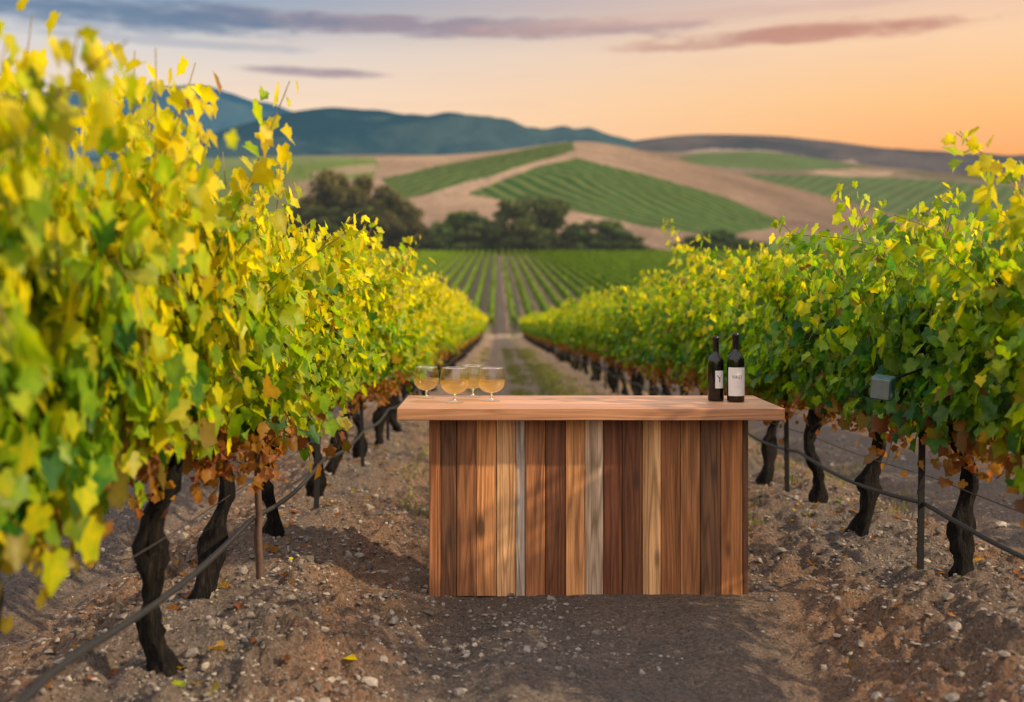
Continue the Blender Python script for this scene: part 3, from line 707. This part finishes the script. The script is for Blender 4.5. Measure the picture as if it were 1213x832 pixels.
def bottle(px,yb,H,R,lab,full):
    d=FP*.606/(yb-VY); x=(px-VX)*d/FP
    e=obj('wine_bottle',None,(x,d,ZT+.0006)); r=R
    p=[(0,.004),(r*.6,.002),(r*.93,.001),(r,.008),(r,.58*H),(r*.97,.62*H),(r*.82,.665*H),(r*.55,.705*H),(r*.40,.735*H),(r*.355,.77*H),(r*.345,.93*H),(r*.41,.935*H),(r*.41,.965*H),(r*.35,.97*H),(r*.33,.985*H),(0,.985*H)]
    obj('body',py_mesh('body',*lathe(p,40)),(0,0,0),e,m_botl)
    p=[(r*.365,.765*H),(r*.372,.80*H),(r*.362,.928*H),(r*.43,.934*H),(r*.43,.97*H),(r*.38,.988*H),(r*.30,1.0*H),(0,1.001*H)]
    obj('foil_capsule',py_mesh('foil_capsule',*lathe(p,32)),(0,0,0),e,m_foil)
    f=-math.pi/2
    if full: a0,a1,z0,z1=f-1.15,f+1.25,.09*H,.50*H
    else: a0,a1,z0,z1=f-.25,f+.95,.20*H,.47*H
    o=obj('label',py_mesh('label',*lathe([(r*1.012,z0),(r*1.012,z1)],24,a0,a1,False)),(0,0,0),e,m_lab)
    def txt(s,size,ang,z):
        c=bpy.data.curves.new('lettering','FONT'); c.body=s; c.size=size; c.align_x='CENTER'; c.align_y='CENTER'
        t=bpy.data.objects.new('t',c); COL.objects.link(t); bpy.context.view_layer.update()
        me=bpy.data.meshes.new_from_object(t.evaluated_get(bpy.context.evaluated_depsgraph_get())); bpy.data.objects.remove(t)
        for v in me.vertices:
            a=ang+v.co.x/r; v.co=Vector((math.cos(a)*r*1.022,math.sin(a)*r*1.022,z+v.co.y))
        me.materials.clear(); me.materials.append(m_ink); obj('lettering',me,(0,0,0),o)
    if full: txt('VAST',.026,f+.02,.36*H); txt('— — —',.010,f+.02,.22*H)
    else: txt('Y',.055,f+.3,.34*H)
    thing(e,lab,'bottle')
bottle(848,475,.358,.044,"dark wine bottle with small partial white label on counter",False)
bottle(871.5,476,.378,.0475,"dark wine bottle with tall white label on counter",True)

# ------------------------------------------------------------ pebbles and fallen leaves
phi=(1+5**.5)/2
ico=np.array([(-1,phi,0),(1,phi,0),(-1,-phi,0),(1,-phi,0),(0,-1,phi),(0,1,phi),(0,-1,-phi),(0,1,-phi),(phi,0,-1),(phi,0,1),(-phi,0,-1),(-phi,0,1)])/1.9
icf=np.array([(0,11,5),(0,5,1),(0,1,7),(0,7,10),(0,10,11),(1,5,9),(5,11,4),(11,10,2),(10,7,6),(7,1,8),(3,9,4),(3,4,2),(3,2,6),(3,6,8),(3,8,9),(4,9,5),(2,4,11),(6,2,10),(8,6,7),(9,8,1)])
r=np.random.default_rng(77)
n_=60000; px=r.uniform(-3.2,4.4,n_*3); py=2.4+r.random(n_*3)**1.5*13
k=(px-ROW0)/SP; dd=np.abs((k-np.round(k))*SP)
w=.30+.9*np.exp(-((dd-.4)/.42)**2)+.5*fbm(px*1.1,py*1.1,3)
sel=np.where(r.random(n_*3)<w)[0][:n_]; px=px[sel];py=py[sel]; n_=len(px)
sz=.003+.011*r.random(n_)**2.5+ (r.random(n_)<.03)*r.uniform(.006,.024,n_)
sc=r.uniform(.6,1.3,(n_,1,3))*np.array([1,1,.7])
rot=r.uniform(0,6.28,n_); V=ico[None]*sc*(1+.22*r.normal(size=(n_,12,1)))*sz[:,None,None]
cx=np.cos(rot)[:,None];sx=np.sin(rot)[:,None]
V=np.stack([V[...,0]*cx-V[...,1]*sx,V[...,0]*sx+V[...,1]*cx,V[...,2]],-1)
V+=np.stack([px,py,height(px,py)+sz*.2],-1)[:,None,:]
me=np_mesh('gravel',V.reshape(-1,3),(icf[None]+(np.arange(n_)*12)[:,None,None]).reshape(-1,3),False)
b=r.uniform(.12,.40,(n_,1))*(1+.4*(r.random((n_,1))<.08)); tone=np.concatenate([b*np.array([1.03,.94,.86]),np.ones((n_,1))],1)
add_col(me,'tone',np.repeat(tone,12,0)); o=obj('gravel',me,mat=m_peb); stuff(o,"loose stones and clods scattered over the soil","gravel")
n_=700; px=np.where(r.random(n_)<.5,ROW0,ROW0+SP)+r.normal(size=n_)*.32; py=2.6+r.random(n_)**1.3*16
P=np.stack([px,py,height(px,py)+.012],1); B=np.stack([r.normal(size=n_),r.normal(size=n_),r.normal(size=n_)*.15],1); Nn=np.stack([r.normal(size=n_)*.35,r.normal(size=n_)*.35,np.ones(n_)],1)
V,F=leaves(P,B,Nn,r.uniform(.025,.06,n_),1.6)
me=np_mesh('fallen_leaves',V,F,False); A=np.stack([r.uniform(.5,1,n_),(r.random(n_)<.9)*r.uniform(.7,1,n_),r.uniform(.5,1.2,n_),np.ones(n_)],1); add_col(me,'leaf',leafcols(A))
o=obj('fallen_leaves',me,mat=m_leaf); o.color=(.6,1,0,1); stuff(o,"dry fallen vine leaves lying under the rows","leaves")

# ------------------------------------------------------------ world
AZ,EL=108,33
w=bpy.data.worlds.new("World"); scene.world=w; w.use_nodes=True
class NW(N):
    def __init__(s,w): s.t=w.node_tree; s.t.nodes.clear()
n=NW(w); tc=n.n('ShaderNodeTexCoord'); D=tc.outputs['Generated']; sx=n.n('ShaderNodeSeparateXYZ',{0:D})
az=n.math('ARCTAN2',sx.outputs[0],sx.outputs[1]); el=n.math('ARCSINE',sx.outputs[2])
def L(r,g,b,k=1.): return srgb(r,g,b,k)
ef=n.mapr(el,0,math.radians(90),0,1)
dg=lambda a:a/90
zen=L(205,204,212,1.7)  # overhead sky out of view, raised to add fill light
right=n.ramp(ef,[(0,L(252,152,80)),(dg(6),L(255,168,90)),(dg(8.5),L(255,194,120)),(dg(11.5),L(253,208,162)),(dg(14.5),L(230,192,172)),(dg(26),L(205,195,205,1.3)),(1,zen)])
left=n.ramp(ef,[(0,L(252,224,192)),(dg(6),L(253,224,194)),(dg(9),L(247,221,196)),(dg(11.3),L(218,211,206)),(dg(13.5),L(138,162,186)),(dg(26),L(190,195,215,1.3)),(1,zen)])
back=n.ramp(ef,[(0,L(225,200,190,.9)),(dg(12),L(240,216,202,1.6)),(dg(40),L(228,216,214,1.9)),(1,zen)])  # unseen sky behind the camera, brightened to fill the scene
c=n.mix(n.mapr(az,math.radians(-22),math.radians(26),0,1,True),left,right)
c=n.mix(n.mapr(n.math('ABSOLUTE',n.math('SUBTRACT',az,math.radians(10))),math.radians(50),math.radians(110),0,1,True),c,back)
P=n.n('ShaderNodeCombineXYZ',{0:n.math('MULTIPLY',az,7.0),1:n.math('MULTIPLY',el,60.0),2:0.0}).outputs[0]
nz=n.noise(P,1.0,6,.6); nz2=n.noise(n.vmul(P,(3.,1.6,1)),1.0,5,.6)
nn=n.math('ADD',n.math('MULTIPLY',n.math('SUBTRACT',nz,.5),2.4),n.math('MULTIPLY',n.math('SUBTRACT',nz2,.5),2.4))
for (px,Y,hw,hh,tl,cc,st) in [(450,30,370,13,.012,(150,136,148),.92),(110,14,270,20,.0,(98,122,150),.9),(700,34,170,8,-.02,(192,156,148),.7),(925,42,200,11,-.035,(190,138,122),.9),(1000,36,130,13,-.02,(200,140,116),.8),(378,86,88,6,.02,(168,148,152),.95),(860,16,300,8,-.03,(214,176,160),.5),(170,48,200,6,.02,(170,172,182),.6)]:
    a0=math.atan((px-VX)/FP); e0=math.atan((VY-Y)/FP)*math.cos(a0)
    da=n.math('SUBTRACT',az,a0); de=n.math('SUBTRACT',n.math('SUBTRACT',el,e0),n.math('MULTIPLY',da,-tl))
    q=n.math('ADD',n.math('POWER',n.math('ABSOLUTE',n.math('DIVIDE',da,hw/FP)),2.0),n.math('POWER',n.math('ABSOLUTE',n.math('DIVIDE',de,hh/FP)),2.0))
    v=n.math('ADD',n.math('SUBTRACT',1.0,q),nn)
    c=n.mix(n.mapr(v,-.3,1.0,0,st,True),c,C(*srgb(*cc)))
c=n.mix(n.mapr(n.math('MULTIPLY',n.mapr(nz,.5,.75,0,1),n.mapr(el,math.radians(16),math.radians(10),0,1)),0,1,0,.16),c,C(*srgb(215,175,160)))
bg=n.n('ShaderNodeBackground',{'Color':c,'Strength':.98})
sky=n.n('ShaderNodeTexSky'); sky.sky_type='NISHITA'; sky.sun_disc=False; sky.sun_elevation=math.radians(EL); sky.sun_rotation=math.radians(AZ)
b2=n.n('ShaderNodeBackground',{'Color':sky.outputs[0],'Strength':.01})
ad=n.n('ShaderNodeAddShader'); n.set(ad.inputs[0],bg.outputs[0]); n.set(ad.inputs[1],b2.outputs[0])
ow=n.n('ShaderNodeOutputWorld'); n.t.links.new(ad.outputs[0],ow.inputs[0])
s=bpy.data.lights.new('sun','SUN'); s.energy=5.0; s.angle=math.radians(1.2); s.color=(1,.75,.45)
so=bpy.data.objects.new('sun',s); COL.objects.link(so)
S=Vector((math.sin(math.radians(AZ))*math.cos(math.radians(EL)),math.cos(math.radians(AZ))*math.cos(math.radians(EL)),math.sin(math.radians(EL))))
so.rotation_euler=S.to_track_quat('Z','Y').to_euler()
cam=bpy.data.cameras.new('camera'); co=bpy.data.objects.new('camera',cam); COL.objects.link(co)
co.location=(0,0,ZC); co.rotation_euler=(math.radians(90),0,0)
cam.sensor_width=36; cam.lens=36*FP/1213; cam.shift_x=(606.5-VX)/1213; cam.shift_y=-(416-VY)/1213
cam.clip_start=.05; cam.clip_end=12000
cam.dof.use_dof=True; cam.dof.focus_distance=6.3; cam.dof.aperture_fstop=1.4
scene.camera=co
